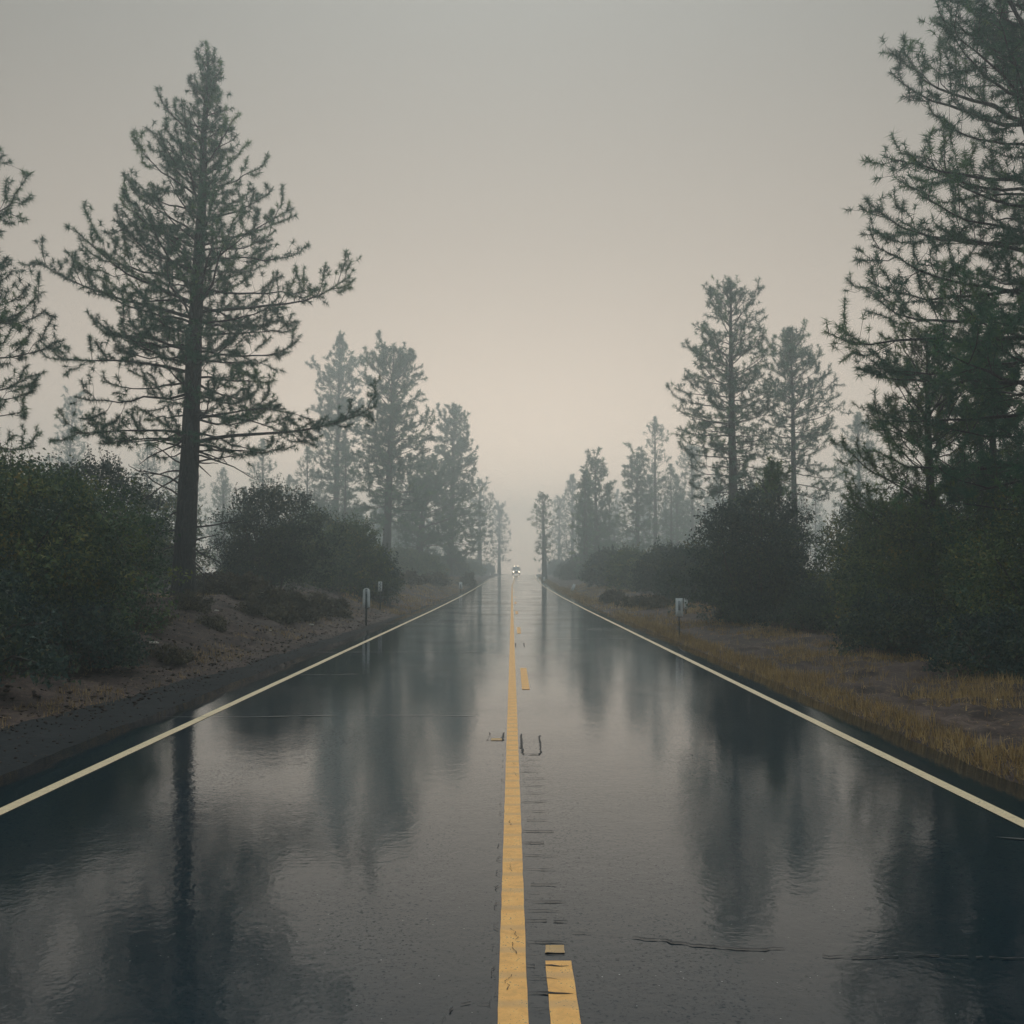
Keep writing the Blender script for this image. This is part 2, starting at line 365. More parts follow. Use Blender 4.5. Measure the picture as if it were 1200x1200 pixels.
# cracks and grooves: ragged dark ribbons lying on the road
def ribbon(pts, w, m, lift=.006, jag=.006, name='crack', seg=.03, broken=0.0):
    pts = np.array(pts, float); L = np.r_[0, np.cumsum(np.linalg.norm(np.diff(pts, axis=0), axis=1))]
    n = max(3, int(L[-1] / seg)); s = np.linspace(0, L[-1], n)
    X = np.interp(s, L, pts[:, 0]); Y = np.interp(s, L, pts[:, 1])
    d = np.gradient(np.stack([X, Y], 1), axis=0); d /= np.linalg.norm(d, axis=1, keepdims=True) + 1e-9
    nn = np.stack([-d[:, 1], d[:, 0]], 1)
    j = RNG.normal(0, jag, n); ww = w * RNG.uniform(.15, 1.0, n) * .5; ww[0] = ww[-1] = w * .05
    g = Geo(); a = np.stack([X, Y], 1) + nn * (j + ww)[:, None]; b = np.stack([X, Y], 1) + nn * (j - ww)[:, None]
    za = np.array([rz(p[0], p[1]) + lift for p in a]); zb = np.array([rz(p[0], p[1]) + lift for p in b])
    v = np.concatenate([np.c_[a, za], np.c_[b, zb]])
    q = [[i, i + 1, n + i + 1, n + i] for i in range(n - 1) if RNG.random() > broken]
    g.add(v, quads=q); return g.obj(name, m, road)
for k in range(22):                                     # milled rumble grooves either side of the centre line
    y = 4.33 + k * .305 * (1 if k < 40 else 1)
    w = lerp(y, [4, 6, 11], [.024, .018, .020])
    xr = .27 + random.uniform(-.02, .02)
    if y < 10.3:
        ribbon([(.065, y + .13), (xr * .6, y + .125), (xr, y + .12 + random.uniform(-.02, .02))], w, TAR, name='rumble_groove', jag=.004, broken=.08)
        if random.random() < .75: ribbon([(.068, y - .02), (xr * random.uniform(.5, 1), y - .03)], w * .5, TAR, name='rumble_groove', jag=.004, broken=.3)
        ribbon([(-.06, y + .12), (-.085, y + .09), (-.092, y + .02), (-.065, y - .02)], w * .32, TAR, name='rumble_groove', jag=.003, broken=.35, seg=.015)
ribbon([(.098, 11.5), (.095, 10.35), (.11, 10.22), (.255, 10.2), (.275, 10.35), (.29, 11.4)], .028, TAR, jag=.005)
ribbon([(-.235, 11.6), (-.25, 11.05)], .02, TAR, broken=.3); ribbon([(-.09, 11.6), (-.095, 11.1), (-.11, 11.0)], .028, TAR)
ribbon([(.09, 25.0), (.09, 26.4), (.29, 26.4), (.29, 25.0)], .03, TAR, jag=.006); ribbon([(.16, 25.6), (.23, 25.6)], .03, TAR)
ribbon([(.56, 5.12), (.70, 5.09), (.86, 5.02), (1.06, 4.97), (1.25, 4.98)], .022, TAR, jag=.006)
ribbon([(1.3, 4.9), (1.55, 4.87), (1.85, 4.90), (2.2, 4.86), (2.6, 4.84)], .012, TAR, jag=.006, broken=.15)
ribbon([(.27, 5.2), (.4, 5.17), (.56, 5.14)], .008, TAR, broken=.4)
ribbon([(-.27, 4.18), (-.23, 4.33), (-.15, 4.36), (-.08, 4.33)], .008, TAR, jag=.006, broken=.3, seg=.02)
for px_, y_ in ((.0, 5.15), (.012, 4.95), (.01, 9.2), (.02, 9.7), (.005, 7.4), (.01, 4.55), (.0, 6.3)):   # cracks across the yellow paint
    p = [(px_ - .01, y_ + .1)]
    for i in range(5): p.append((p[-1][0] + random.uniform(-.022, .022), p[-1][1] - random.uniform(.02, .05)))
    ribbon(p, .0045, TAR, lift=.0075, jag=.0012, seg=.008, broken=.15)
for y_, a, b_ in ((23.4, -4.3, -.2), (12.9, -4.2, -2.1), (13.0, -1.9, -.4), (28.2, .4, 3.9), (38, -4.2, -.5), (47, .5, 4), (18.2, -3.9, -2.6), (7.05, 3.15, 3.42), (33, 1, 3.4), (60, -4, 3.8)):
    ribbon([(a, y_), ((a + b_) / 2, y_ + random.uniform(-.1, .1)), (b_, y_ + random.uniform(-.15, .15))], .03 + y_ * .0012, SEAM_SHEEN, jag=.006, name='road_seam', seg=.12)

# ================================================================== pines
def curve_dirs(el, az):
    return np.stack([np.cos(el) * np.cos(az), np.cos(el) * np.sin(az), np.sin(el)], -1)
def polyline(p0, az, el0, el1, L, n, wob=.06, rng=RNG, sag=0.0):
    s = np.linspace(0, 1, n)
    el = el0 + (el1 - el0) * s ** 1.7 - sag * np.sin(math.pi * s) + rng.normal(0, wob, n)
    a = az + np.cumsum(rng.normal(0, wob * .7, n))
    d = curve_dirs(el, a) * (L / (n - 1))
    P = np.zeros((n, 3)); P[0] = p0; P[1:] = p0 + np.cumsum(d[:-1], 0); return P
def tufts(geo, C, D, rng, nn=26, ln=.17, w=.014, tint=None):
    """star-shaped needle tufts at C pointing along D"""
    M = len(C)
    if M == 0: return
    C = np.asarray(C); D = np.asarray(D); D = D / (np.linalg.norm(D, axis=1, keepdims=True) + 1e-9)
    r = rng.standard_normal((M, nn, 3)); r /= np.linalg.norm(r, axis=2, keepdims=True)
    v = r + D[:, None] * .45; v /= np.linalg.norm(v, axis=2, keepdims=True)
    l = ln * rng.uniform(.75, 1.05, (M, nn, 1)) * rng.uniform(.8, 1.2, (M, 1, 1))
    base = C[:, None] + D[:, None] * rng.uniform(-.6, .2, (M, nn, 1)) * ln
    side = np.cross(v, rng.standard_normal((M, nn, 3))); side /= np.linalg.norm(side, axis=2, keepdims=True) + 1e-9
    tip = base + v * l; tip[..., 2] -= .1 * l[..., 0]
    V = np.stack([base - side * w * .5, base + side * w * .5, tip], 2).reshape(-1, 3)
    T = np.arange(M * nn * 3).reshape(-1, 3)
    if tint is None: tint = rng.uniform(0, 1, M)
    geo.add(V, tris=T, tint=np.repeat(tint, nn * 3))
def pine(name, base, height, env, label, seed=1, lod=1.0, rad=.3, lean=(0, 0), group=None, whorl=.55, per=4.3,
         tuft=(26, .17, .014), sec=.38, ter=.30, stubs=0, extra=(), split=False, needle=NEEDLE, up=(-6, 48), dens=1.0, inner=None, cat='pine tree'):
    """env: list of (height m, reach towards -x m, reach towards +x m). Parts: trunk, branch(es), crown."""
    rng = np.random.default_rng(seed)
    root = empty(name, base, label, cat, group)
    H = height
    if inner is None: inner = 3.5 if split else 1.5
    n = 16
    hh = np.linspace(0, H, n)
    tx = lean[0] * (hh / H) + .05 * np.cumsum(rng.normal(0, 1, n)) * hh / H * .4; ty = lean[1] * (hh / H) + .05 * np.cumsum(rng.normal(0, 1, n)) * hh / H * .4
    TP = np.stack([tx, ty, hh - .12], 1)
    tr = rad * (1 - hh / H) ** .85 + .018; tr[0] *= 1.16; 
    g = Geo()
    # flared root and finer rings low down
    hf = np.concatenate([np.linspace(0, H * .35, 26), np.linspace(H * .37, H, 22)])
    P = np.stack([np.interp(hf, hh, TP[:, 0]), np.interp(hf, hh, TP[:, 1]), hf - .15], 1)
    r = rad * (1 - hf / H) ** .8 * (1 + .28 * np.exp(-hf / .35)) + .015
    g.tubes(P, r, 14 if lod >= 1 else 8, noise=.035)
    g.obj('trunk', BARK, root)
    eh = np.array([e[0] for e in env]); el_ = np.array([e[1] for e in env]); er_ = np.array([e[2] for e in env])
    jobs = []                                                # (h, az, reach, el0, el1, sag)
    h = eh[0]; az = rng.uniform(0, 6.28)
    while h < H * .985:
        t = (h - eh[0]) / (H - eh[0])
        k = int(rng.poisson(per * .25) + per * .75) if t < .93 else 3
        for i in range(max(2, k)):
            a = az + i * 2 * math.pi / max(2, k) + rng.normal(0, .25)
            c = math.cos(a); rl, rr = np.interp(h, eh, el_), np.interp(h, eh, er_)
            reach = (rr * (1 + c) / 2 + rl * (1 - c) / 2) * rng.uniform(.62, 1.05)
            e0 = R(up[0] + (up[1] - up[0]) * t ** 1.25 + rng.normal(0, 6)); e1 = e0 + R(rng.uniform(22, 52) * (1 - .35 * t))
            jobs.append((h + rng.uniform(-.12, .12), a, max(.25, reach), e0, min(e1, R(78)), R(rng.uniform(2, 16)) * (1 - t)))
        az += 2.4; h += whorl * (1 - .45 * t) * rng.uniform(.8, 1.2)
    for _ in range(int(inner * H)):                       # short shoots that fill the crown round the trunk
        h_ = eh[0] + (H * .94 - eh[0]) * rng.uniform(.12, 1) ; jobs.append((h_, rng.uniform(0, 6.28), rng.uniform(.35, 1.25) * min(1, .35 + (H - h_) / H * 1.6), R(rng.uniform(-15, 55)), R(75), 0.0))
    for (h_, a_, rch, e0_, e1_, sg) in extra: jobs.append((h_, R(a_), rch, R(e0_), R(e1_), R(sg), .05))
    crown = Geo(); allbr = Geo()
    for (h, a, reach, e0, e1, sg, *wb) in jobs:
        p0 = np.array([np.interp(h, hh, TP[:, 0]), np.interp(h, hh, TP[:, 1]), h - .12])
        nb = 10
        P = polyline(p0, a, e0, e1, reach, nb, wb[0] if wb else .13, rng, sg)
        hr = np.linalg.norm(P[-1, :2] - P[0, :2]) + 1e-6
        P = p0 + (P - p0) * min(2.2, reach / hr) if reach > .8 else P
        L = np.linalg.norm(np.diff(P, axis=0), axis=1).sum()
        r0 = (.014 + .0092 * L) * (.6 + .4 * rad / .3)
        br = Geo() if split else allbr
        br.tubes(P, np.linspace(r0, .007, nb) , 5)
        cum = np.linspace(0, 1, nb)
        S2, S3, C, D = [], [], [], []
        start = .16 if L > 2 else .08
        ns = max(2, int(L * (1 - start) / (sec / dens)))
        if wb: ns = int(ns * 1.5); start = .42
        for j in range(ns):
            s = start + (1 - start) * (j + rng.uniform(.2, .8)) / ns
            q = np.array([np.interp(s, cum, P[:, i]) for i in range(3)]); dd = P[min(nb - 1, int(s * (nb - 1)) + 1)] - P[max(0, int(s * (nb - 1)) - 1)]
            ba = math.atan2(dd[1], dd[0]); be = math.atan2(dd[2], math.hypot(dd[0], dd[1]))
            side = 1 if j % 2 else -1
            l2 = min(1.7, (.42 * L * (1 - s) ** .6 * (.5 + s) + .25) * rng.uniform(.45, 1.35))
            if wb: l2 = rng.uniform(.35, 1.15)
            aa = ba + side * R(rng.uniform(18, 78)); ee = be * .6 + rng.normal(.16, .42)
            Q = polyline(q, aa, ee, ee + R(rng.uniform(5, 60)), l2, 5, .24, rng)
            S2.append(Q)
            nt3 = int(l2 / ter)
            for k in range(nt3):
                s3 = (k + .7) / (nt3 + .3); q3 = Q[min(4, int(s3 * 4))] * (1 - (s3 * 4) % 1) + Q[min(4, int(s3 * 4) + 1)] * ((s3 * 4) % 1)
                l3 = rng.uniform(.16, .60) * (1.2 - .5 * s3)
                T = polyline(q3, aa + rng.choice([-1, 1]) * R(rng.uniform(25, 75)), ee + rng.normal(.3, .5), ee + R(55), l3, 3, .15, rng)
                S3.append(T); C.append(T[-1]); D.append(T[-1] - T[-2])
            m2 = max(1, int(l2 * .62 / (tuft[1] * .62)))
            for k in range(m2):
                f = 4 * (1 - .68 * k / max(1, m2)); i0 = min(3, int(f)); qq = Q[i0] + (Q[i0 + 1] - Q[i0]) * (f - i0)
                C.append(qq); D.append(Q[i0 + 1] - Q[i0])
        m1 = max(1, int(L * .28 / (tuft[1] * .8)))
        for k in range(m1):
            f = (nb - 1) * (1 - .28 * k / m1) - 1e-4; i0 = int(f); C.append(P[i0] + (P[i0 + 1] - P[i0]) * (f - i0)); D.append(P[i0 + 1] - P[i0])
        if S2: br.tubes(np.array(S2), np.tile(np.linspace(.0035 + .0045 * L ** .5, .004, 5), (len(S2), 1)), 3)
        if S3 and lod >= .6: br.tubes(np.array(S3), np.tile(np.linspace(.006, .0035, 3), (len(S3), 1)), 3)
        bt = rng.uniform(0, .75) ** 1.3
        tufts(crown, C, D, rng, *tuft, tint=np.clip(bt + rng.normal(0, .16, len(C)), 0, 1))
        if split: br.obj('branch', BARK, root)
    # leader
    tufts(crown, [TP[-1], TP[-1] - [0, 0, .2]], [[0, 0, 1], [0, 0, 1]], rng, *tuft)
    if not split: allbr.obj('branches', BARK, root, kind='stuff')
    for k in range(stubs):                                   # dead bare limbs under the crown
        h = rng.uniform(eh[0] * .28, eh[0] * 1.05); a = rng.uniform(-.5, .5) + (0 if k % 2 else math.pi)
        p0 = np.array([np.interp(h, hh, TP[:, 0]), np.interp(h, hh, TP[:, 1]), h - .12]); L = rng.uniform(.5, 1.9)
        e0 = rng.normal(-.05, .25)
        P = polyline(p0, a, e0, e0 - rng.uniform(-.1, .5), L + rad * .5, 7, .12, rng); db = Geo(); db.tubes(P, np.linspace(.036, .010, 7), 5)
        if L > 1.1:
            db.tubes(polyline(P[4], a + rng.choice([-1, 1]) * .7, e0, e0 - .3, L * .3, 4, .15, rng), np.linspace(.012, .005, 4), 4)
        db.obj('dead_branch', BARK, root)
    crown.obj('crown', needle, root, kind='stuff')
    return root
def base_at(px, d): 
    x = (px - 600) / FPX * d; return (x, d, float(ground(x, d)))
def hgt(px, pytop, d): return float(at(px, pytop, d)[2] - base_at(px, d)[2])
def env_px(d, py0, rows, px=600):
    """rows of (py, left px, right px) -> metres above the base"""
    m = d / FPX
    return rows

def from_rows(d, basez, rows):
    e = [(float(at(600, py, d)[2]) - basez, l * d / FPX, r * d / FPX) for py, l, r in rows]
    return sorted(e)

# 1 the tall pine on the left bank
b = base_at(215, 32)
rows = [(516, 60, 105), (498, 105, 115), (470, 115, 122), (440, 132, 140), (410, 148, 152), (380, 158, 160), (350, 168, 156), (310, 126, 124), (270, 104, 96), (230, 88, 76), (180, 60, 54), (130, 42, 38), (90, 24, 22), (60, 8, 8)]
pine('pine_tree', b, hgt(225, 56, 32), from_rows(32, b[2], rows), 'tallest pine on the left bank, bare dead limbs low on its trunk', seed=21, rad=.335, lean=(.48, 0), split=True, stubs=24,
     extra=[(4.75, -3, 5.6, 12, 38, 14), (5.0, 184, 3.5, 14, 10, 18), (4.9, 176, 2.8, 5, -5, 6), (5.6, 8, 3.0, 0, -30, 0), (6.9, 182, 4.4, 14, 6, 6), (8.6, 179, 4.9, 18, 40, 8), (8.8, 5, 4.6, 8, 50, 4), (5.5, -8, 3.2, 10, -18, 0)], tuft=(42, .18, .0155))
# 2 pine cut by the left edge
b = base_at(-62, 28)
rows = [(560, 70, 100), (500, 100, 105), (450, 115, 112), (400, 110, 100), (350, 100, 90), (300, 90, 88), (250, 66, 72), (205, 30, 50), (182, 6, 6)]
pine('pine_tree', b, hgt(-55, 178, 28), from_rows(28, b[2], rows), 'pine cut off by the left edge of the picture', seed=33, rad=.3, split=True, tuft=(42, .18, .0155), dens=1.25)
# 17 giant pine at the right edge
b = base_at(1242, 21)
rows = [(620, 150, 150), (560, 200, 200), (500, 225, 225), (430, 240, 240), (380, 258, 250), (300, 240, 220), (220, 222, 200), (120, 190, 175), (20, 150, 140), (-80, 95, 95), (-180, 30, 30), (-215, 6, 6)]
pine('pine_tree', b, hgt(1242, -220, 21), from_rows(21, b[2], rows), 'huge pine at the right edge reaching out of the top of the frame', seed=44, rad=.36, split=True, tuft=(36, .175, .014), dens=1.15, whorl=.5)
# 18 younger bright green pine in front of it
b = base_at(1092, 26)
rows = [(715, 80, 95), (660, 95, 110), (610, 100, 112), (560, 88, 100), (510, 72, 85), (460, 52, 60), (420, 30, 34), (390, 8, 8)]
pine('pine_tree', b, hgt(1092, 383, 26), from_rows(26, b[2], rows), 'yellow green young pine just left of the huge pine at the edge', seed=51, rad=.15, split=True, tuft=(38, .19, .014), needle=NEEDLE_Y, up=(8, 58), dens=1.15)
b = base_at(1165, 30)
rows = [(700, 85, 85), (640, 90, 90), (560, 100, 100), (500, 80, 80), (440, 40, 40), (400, 8, 8)]
pine('pine_tree', b, hgt(1165, 395, 30), from_rows(30, b[2], rows), 'dark pine behind the lower branches of the huge pine on the right', seed=57, rad=.18, tuft=(26, .22, .026), lod=.8)
# 14, 15 pair right of the road
b = base_at(861, 60)
rows = [(575, 55, 50), (540, 66, 58), (510, 66, 56), (480, 68, 58), (450, 70, 52), (420, 50, 46), (390, 42, 38), (360, 26, 22), (335, 6, 6)]
pine('pine_tree', b, hgt(859, 328, 60), from_rows(60, b[2], rows), 'taller of the two pines behind the round scrub oak, with straight bare trunk', seed=61, rad=.33, split=True, inner=1.2, tuft=(24, .27, .028), sec=.46, ter=.36, dens=1.05, stubs=4, lean=(-.1, 0))
b = base_at(933, 72)
rows = [(575, 50, 50), (540, 55, 60), (500, 52, 56), (470, 46, 52), (440, 32, 40), (410, 20, 22), (390, 5, 5)]
pine('pine_tree', b, hgt(926, 386, 72), from_rows(72, b[2], rows), 'slimmer shorter pine right of the taller bare trunked one', seed=63, rad=.26, tuft=(20, .28, .034), sec=.46, ter=.36, lean=(-.3, 0), lod=.8)
b = base_at(905, 36)
rows = [(700, 30, 30), (640, 42, 42), (590, 26, 26), (550, 8, 8)]
pine('pine_tree', b, hgt(905, 540, 36), from_rows(36, b[2], rows), 'small green pine poking out of the top of the round scrub oak on the right', seed=66, rad=.1, tuft=(26, .22, .026), needle=NEEDLE_Y, up=(20, 60), lod=.8)
MID = (18, .32, .050)
def midpine(px, pytop, d, rows, label, seed, rad=.3, pxtop=None, split=False, **kw):
    rad *= 1.3; kf = 1.3
    b = base_at(px, d); pt = pxtop if pxtop is not None else px
    kw.setdefault('tuft', MID); kw.setdefault('sec', .55); kw.setdefault('ter', .42); kw.setdefault('lod', .8); kw.setdefault('whorl', .7)
    kw['tuft'] = (kw['tuft'][0] + 2, kw['tuft'][1] * kf, kw['tuft'][2] * kf); kw['sec'] *= kf; kw['ter'] *= kf; kw['whorl'] *= 1.15
    return pine('pine_tree', b, hgt(px, pytop, d), from_rows(d, b[2], rows), label, seed=seed, rad=rad, lean=((pt - px) * d / FPX, 0), split=split, **kw)
midpine(452, 408, 108, [(610, 50, 52), (560, 52, 52), (520, 50, 56), (480, 42, 48), (450, 38, 40), (425, 20, 20), (412, 5, 5)], 'tall misty pine above the left shrubs, darker than the spire beside it', 71, .38, 460, split=True, dens=1.2)
midpine(392, 388, 140, [(640, 45, 40), (590, 42, 40), (540, 38, 36), (490, 30, 30), (450, 30, 28), (425, 12, 12), (392, 3, 3)], 'pale misty spire topped pine right beside the tall left pine', 72, .36, 397, dens=1.1, tuft=(14, .38, .070))
midpine(527, 474, 150, [(655, 36, 40), (620, 36, 42), (580, 34, 38), (540, 28, 30), (505, 20, 20), (480, 4, 4)], 'misty pine with straight trunk on the left bank close to the road', 73, .42, 533, dens=1.2, tuft=(14, .38, .070))
midpine(489, 548, 130, [(640, 40, 52), (620, 46, 50), (590, 45, 45), (565, 30, 30), (550, 10, 10)], 'low spreading pine with a crooked trunk leaning beside the misty roadside pine', 74, .42, 500, dens=1.2, up=(15, 45), tuft=(14, .38, .070))
midpine(562, 562, 215, [(655, 20, 20), (630, 24, 22), (600, 22, 20), (575, 12, 12), (565, 3, 3)], 'faint pine left of the far end of the road', 75, .4, tuft=(10, .45, .07), sec=.8, ter=.6)
midpine(585, 592, 290, [(655, 14, 14), (630, 16, 15), (600, 7, 7)], 'palest pine nearest the oncoming truck on its left', 76, .4, tuft=(8, .6, .1), sec=1.0, ter=.8)
midpine(638, 579, 168, [(653, 14, 12), (640, 12, 15), (630, 6, 6), (622, 22, 14), (608, 16, 16), (595, 12, 12), (583, 4, 4)], 'lone thin roadside pine standing right beside the far end of the road', 77, .33, 636, tuft=(10, .38, .06), sec=.6, ter=.5)
midpine(700, 534, 142, [(680, 20, 24), (640, 24, 28), (600, 24, 26), (570, 18, 20), (545, 9, 9)], 'grey dense pine rising from the dark shrubs right of the road', 78, .3, 697, dens=1.2, tuft=(14, .38, .070))
midpine(686, 552, 136, [(680, 14, 12), (640, 16, 12), (600, 14, 12), (565, 6, 6)], 'narrow grey pine touching the dense grey one right of the road', 79, .26, tuft=(14, .38, .070))
midpine(671, 556, 225, [(670, 22, 20), (620, 17, 17), (580, 10, 10), (560, 3, 3)], 'pale foggy pine between the lone roadside pine and the grey pines', 80, .3, tuft=(9, .45, .075), sec=.8, ter=.6)
midpine(655, 585, 275, [(670, 15, 15), (630, 14, 14), (595, 7, 7)], 'very faint pine just right of the lone roadside pine', 81, .3, tuft=(8, .55, .09), sec=1.0, ter=.8)
midpine(747, 535, 148, [(660, 26, 24), (620, 28, 26), (580, 22, 20), (550, 10, 10)], 'bushy grey pine left of the slim spire pine on the right side', 82, .3, dens=1.2, tuft=(14, .38, .070))
midpine(768, 489, 160, [(640, 22, 22), (590, 22, 22), (550, 20, 20), (520, 16, 16), (497, 4, 4)], 'slim pale spire pine left of the taller right pine', 83, .28, 769, tuft=(11, .36, .05), whorl=.9)
midpine(812, 520, 175, [(640, 22, 22), (590, 24, 24), (550, 16, 16), (525, 4, 4)], 'faint pine seen between the slim spire pine and the taller right pine', 84, .28, tuft=(9, .4, .06))
midpine(1008, 482, 118, [(640, 30, 30), (580, 36, 34), (530, 26, 26), (495, 6, 6)], 'faded pine between the slimmer right pine and the yellow green one', 85, .26, tuft=(12, .34, .042))
midpine(74, 466, 145, [(600, 34, 34), (560, 30, 28), (520, 22, 20), (485, 10, 12)], 'faint bent topped pine above the scrub near the left edge', 86, .26, 82, tuft=(10, .38, .055))

# background pines: three shapes, copied
protos = []
for k in range(3):
    H = (15, 18, 12)[k]
    env = [(H * .2, 2.6, 2.4), (H * .4, 3.2, 3.0), (H * .65, 2.4, 2.4), (H * .85, 1.2, 1.2), (H, .2, .2)]
    protos.append(pine('pine_tree', (0, -500, 0), H, env, 'pine faded to a grey shape in the fog behind the roadside trees', seed=90 + k, rad=.25, group='pines faded in the fog', tuft=(9, .45, .075), sec=.8, ter=.6, whorl=.8, lod=.5, inner=0))
rb = random.Random(4); placed = []; tries = 0
for i in range(110):
    for _ in range(40):
        y = rb.uniform(130, 330); side = rb.choice((-1, 1)); u = side * (rb.uniform(12, 60) + (0 if y > 150 else 8))
        px = 600 + (u + float(centre(y))) / y * FPX
        if not -120 < px < 1320: continue
        if abs(u) < (16 if y > 170 else 9): continue
        # keep the open sky low behind the big left pine
        if all((u - a) ** 2 + (y - b_) ** 2 > 22 for a, b_ in placed): break
    placed.append((u, y)); x = u + float(centre(y))
    o = protos[i % 3] if i < 3 else copy_tree(protos[i % 3])
    s = rb.uniform(.62, 1.02) * (1.0 if y < 200 else 1.25)
    o.location = (x, y, float(ground(x, y)) - .1); o.scale = (s, s, s * rb.uniform(.9, 1.1)); o.rotation_euler.z = rb.uniform(0, 6.28)

# ================================================================== shrubs
def shrub(name, base, rx, ry, h, label, seed, leafm, nclump=420, leaf=.05, perc=85, group=None, sprig=26, cr=.30, low=.12, twigs=60, cat='shrub', parent=None):
    rng = np.random.default_rng(seed); nclump = int(nclump * 1.4); perc = int(perc * (.78 if base[1] < 30 else .66)); leaf = leaf * (1.05 if base[1] < 30 else 1.2); sprig = int(sprig * 1.6)
    root = empty(name, base, label, cat, group)
    # lobed dome: clump centres through the volume, denser towards the outside
    nl = 12
    lob = np.stack([rng.uniform(-.55, .55, nl) * rx, rng.uniform(-.55, .55, nl) * ry, rng.uniform(.20, .66, nl) * h], 1); lr = rng.uniform(.34, .55, nl)
    lob[0] = (0, 0, h * .6); lr[0] = .5
    k = rng.integers(0, nl, nclump)
    d = rng.standard_normal((nclump, 3)); d /= np.linalg.norm(d, axis=1, keepdims=True)
    rad = rng.uniform(.35, 1.0, nclump) ** .45
    C = lob[k] + d * (rad * lr[k])[:, None] * np.array([rx * 1.05, ry * 1.05, h * .8])
    kk = rng.random(nclump) < .5
    ph = rng.uniform(0, 6.283, nclump); zz = rng.uniform(0, 1, nclump) ** 1.15
    br_ = 1 + .22 * np.sin(ph * 3 + seed) + .16 * np.sin(ph * 5 + 2.3 * seed)
    rr_ = np.sqrt(np.clip(1 - zz ** 3.4, 0, 1)) * br_ * rng.uniform(.55, .98, nclump)
    dome = np.stack([rx * rr_ * np.cos(ph), ry * rr_ * np.sin(ph), zz * h * .9], 1)
    C = np.where(kk[:, None], dome, C)
    C[:, 2] = np.where(C[:, 2] < low * h, rng.uniform(.02 * h, h * .4, nclump), C[:, 2])
    C[:, 2] = np.minimum(C[:, 2], h * rng.uniform(.86, 1.0, nclump))
    n = rng.integers(int(perc * .6), int(perc * 1.3), nclump)
    ci = np.repeat(np.arange(nclump), n); M = len(ci)
    csz = rng.uniform(.5, 1.2, nclump) * cr * .82
    p = C[ci] + rng.standard_normal((M, 3)) * csz[ci][:, None] * np.array([1, 1, .8]) * .75
    p[:, 2] = np.maximum(p[:, 2], .03)
    a = rng.standard_normal((M, 3)); a /= np.linalg.norm(a, axis=1, keepdims=True)
    b = np.cross(a, rng.standard_normal((M, 3))); b /= np.linalg.norm(b, axis=1, keepdims=True)
    l = leaf * rng.uniform(.5, 1.5, (M, 1)); w = l * .6
    tri_ = True
    V = (np.stack([p - a * l * .5 + b * w * .6, p - a * l * .5 - b * w * .6, p + a * l * .6], 1) if tri_ else np.stack([p - a * l * .5, p + b * w * .5, p + a * l * .5, p - b * w * .5], 1)).reshape(-1, 3)
    ct = rng.uniform(0, 1, nclump) ** 1.3
    tint = np.clip(ct[ci] * .95 + rng.normal(.0, .16, M), 0, 1)
    g = Geo()
    if tri_: g.add(V, tris=np.arange(M * 3).reshape(-1, 3), tint=np.repeat(tint, 3))
    else: g.add(V, quads=np.arange(M * 4).reshape(-1, 4), tint=np.repeat(tint, 4))
    # sprigs sticking out of the outline
    st = Geo()
    for i in range(sprig):
        c = C[rng.integers(0, nclump)] if i % 2 else C[np.argsort(-C[:, 2])[rng.integers(0, max(1, nclump // 6))]]
        P = polyline(c, rng.uniform(0, 6.28), rng.uniform(.6, 1.5), 1.4, rng.uniform(.35, .9) * min(1, h / 3), 6, .12, rng)
        st.tubes(P, np.linspace(.009, .003, 6), 3)
        m = 34; f = rng.uniform(0, 4.99, m); i0 = f.astype(int)
        pp = P[i0] + (P[i0 + 1] - P[i0]) * (f - i0)[:, None] + rng.normal(0, .045, (m, 3))
        a = rng.standard_normal((m, 3)); a /= np.linalg.norm(a, axis=1, keepdims=True); b = np.cross(a, rng.standard_normal((m, 3))); b /= np.linalg.norm(b, axis=1, keepdims=True)
        l = leaf * rng.uniform(.6, 1.2, (m, 1)); V = np.stack([pp - a * l * .5, pp + b * l * .28, pp + a * l * .5, pp - b * l * .28], 1).reshape(-1, 3)
        g.add(V, quads=np.arange(m * 4).reshape(-1, 4), tint=rng.uniform(.1, .8))
    # stems from the ground into the clumps
    for i in range(16):
        c = C[rng.integers(0, nclump)]; p0 = np.array([c[0] * .25, c[1] * .25, -.1]); s = np.linspace(0, 1, 7)[:, None]
        P = p0 + (c - p0) * s + rng.normal(0, .05, (7, 3)) * s + np.array([0, 0, .2]) * np.sin(s * math.pi)
        st.tubes(P, np.linspace(.012 + .008 * h, .01, 7), 5)
    for i in range(twigs):
        c = C[rng.integers(0, nclump)]; st.tubes(polyline(c, rng.uniform(0, 6.28), rng.uniform(-.2, 1.3), 1.2, rng.uniform(.3, .8) * min(1, h / 3), 5, .2, rng), np.linspace(.007, .003, 5), 3)
    st.obj('stems', TWIG, root, kind='stuff')
    g.obj('leaves', leafm, root, kind='stuff')
    return root
def sh(x, y, rx, ry, h, label, seed, m, **kw):
    return shrub(kw.pop('name', 'shrub'), (x, y, float(ground(x, y)) - .05), rx, ry, h, label, seed, m, **kw)
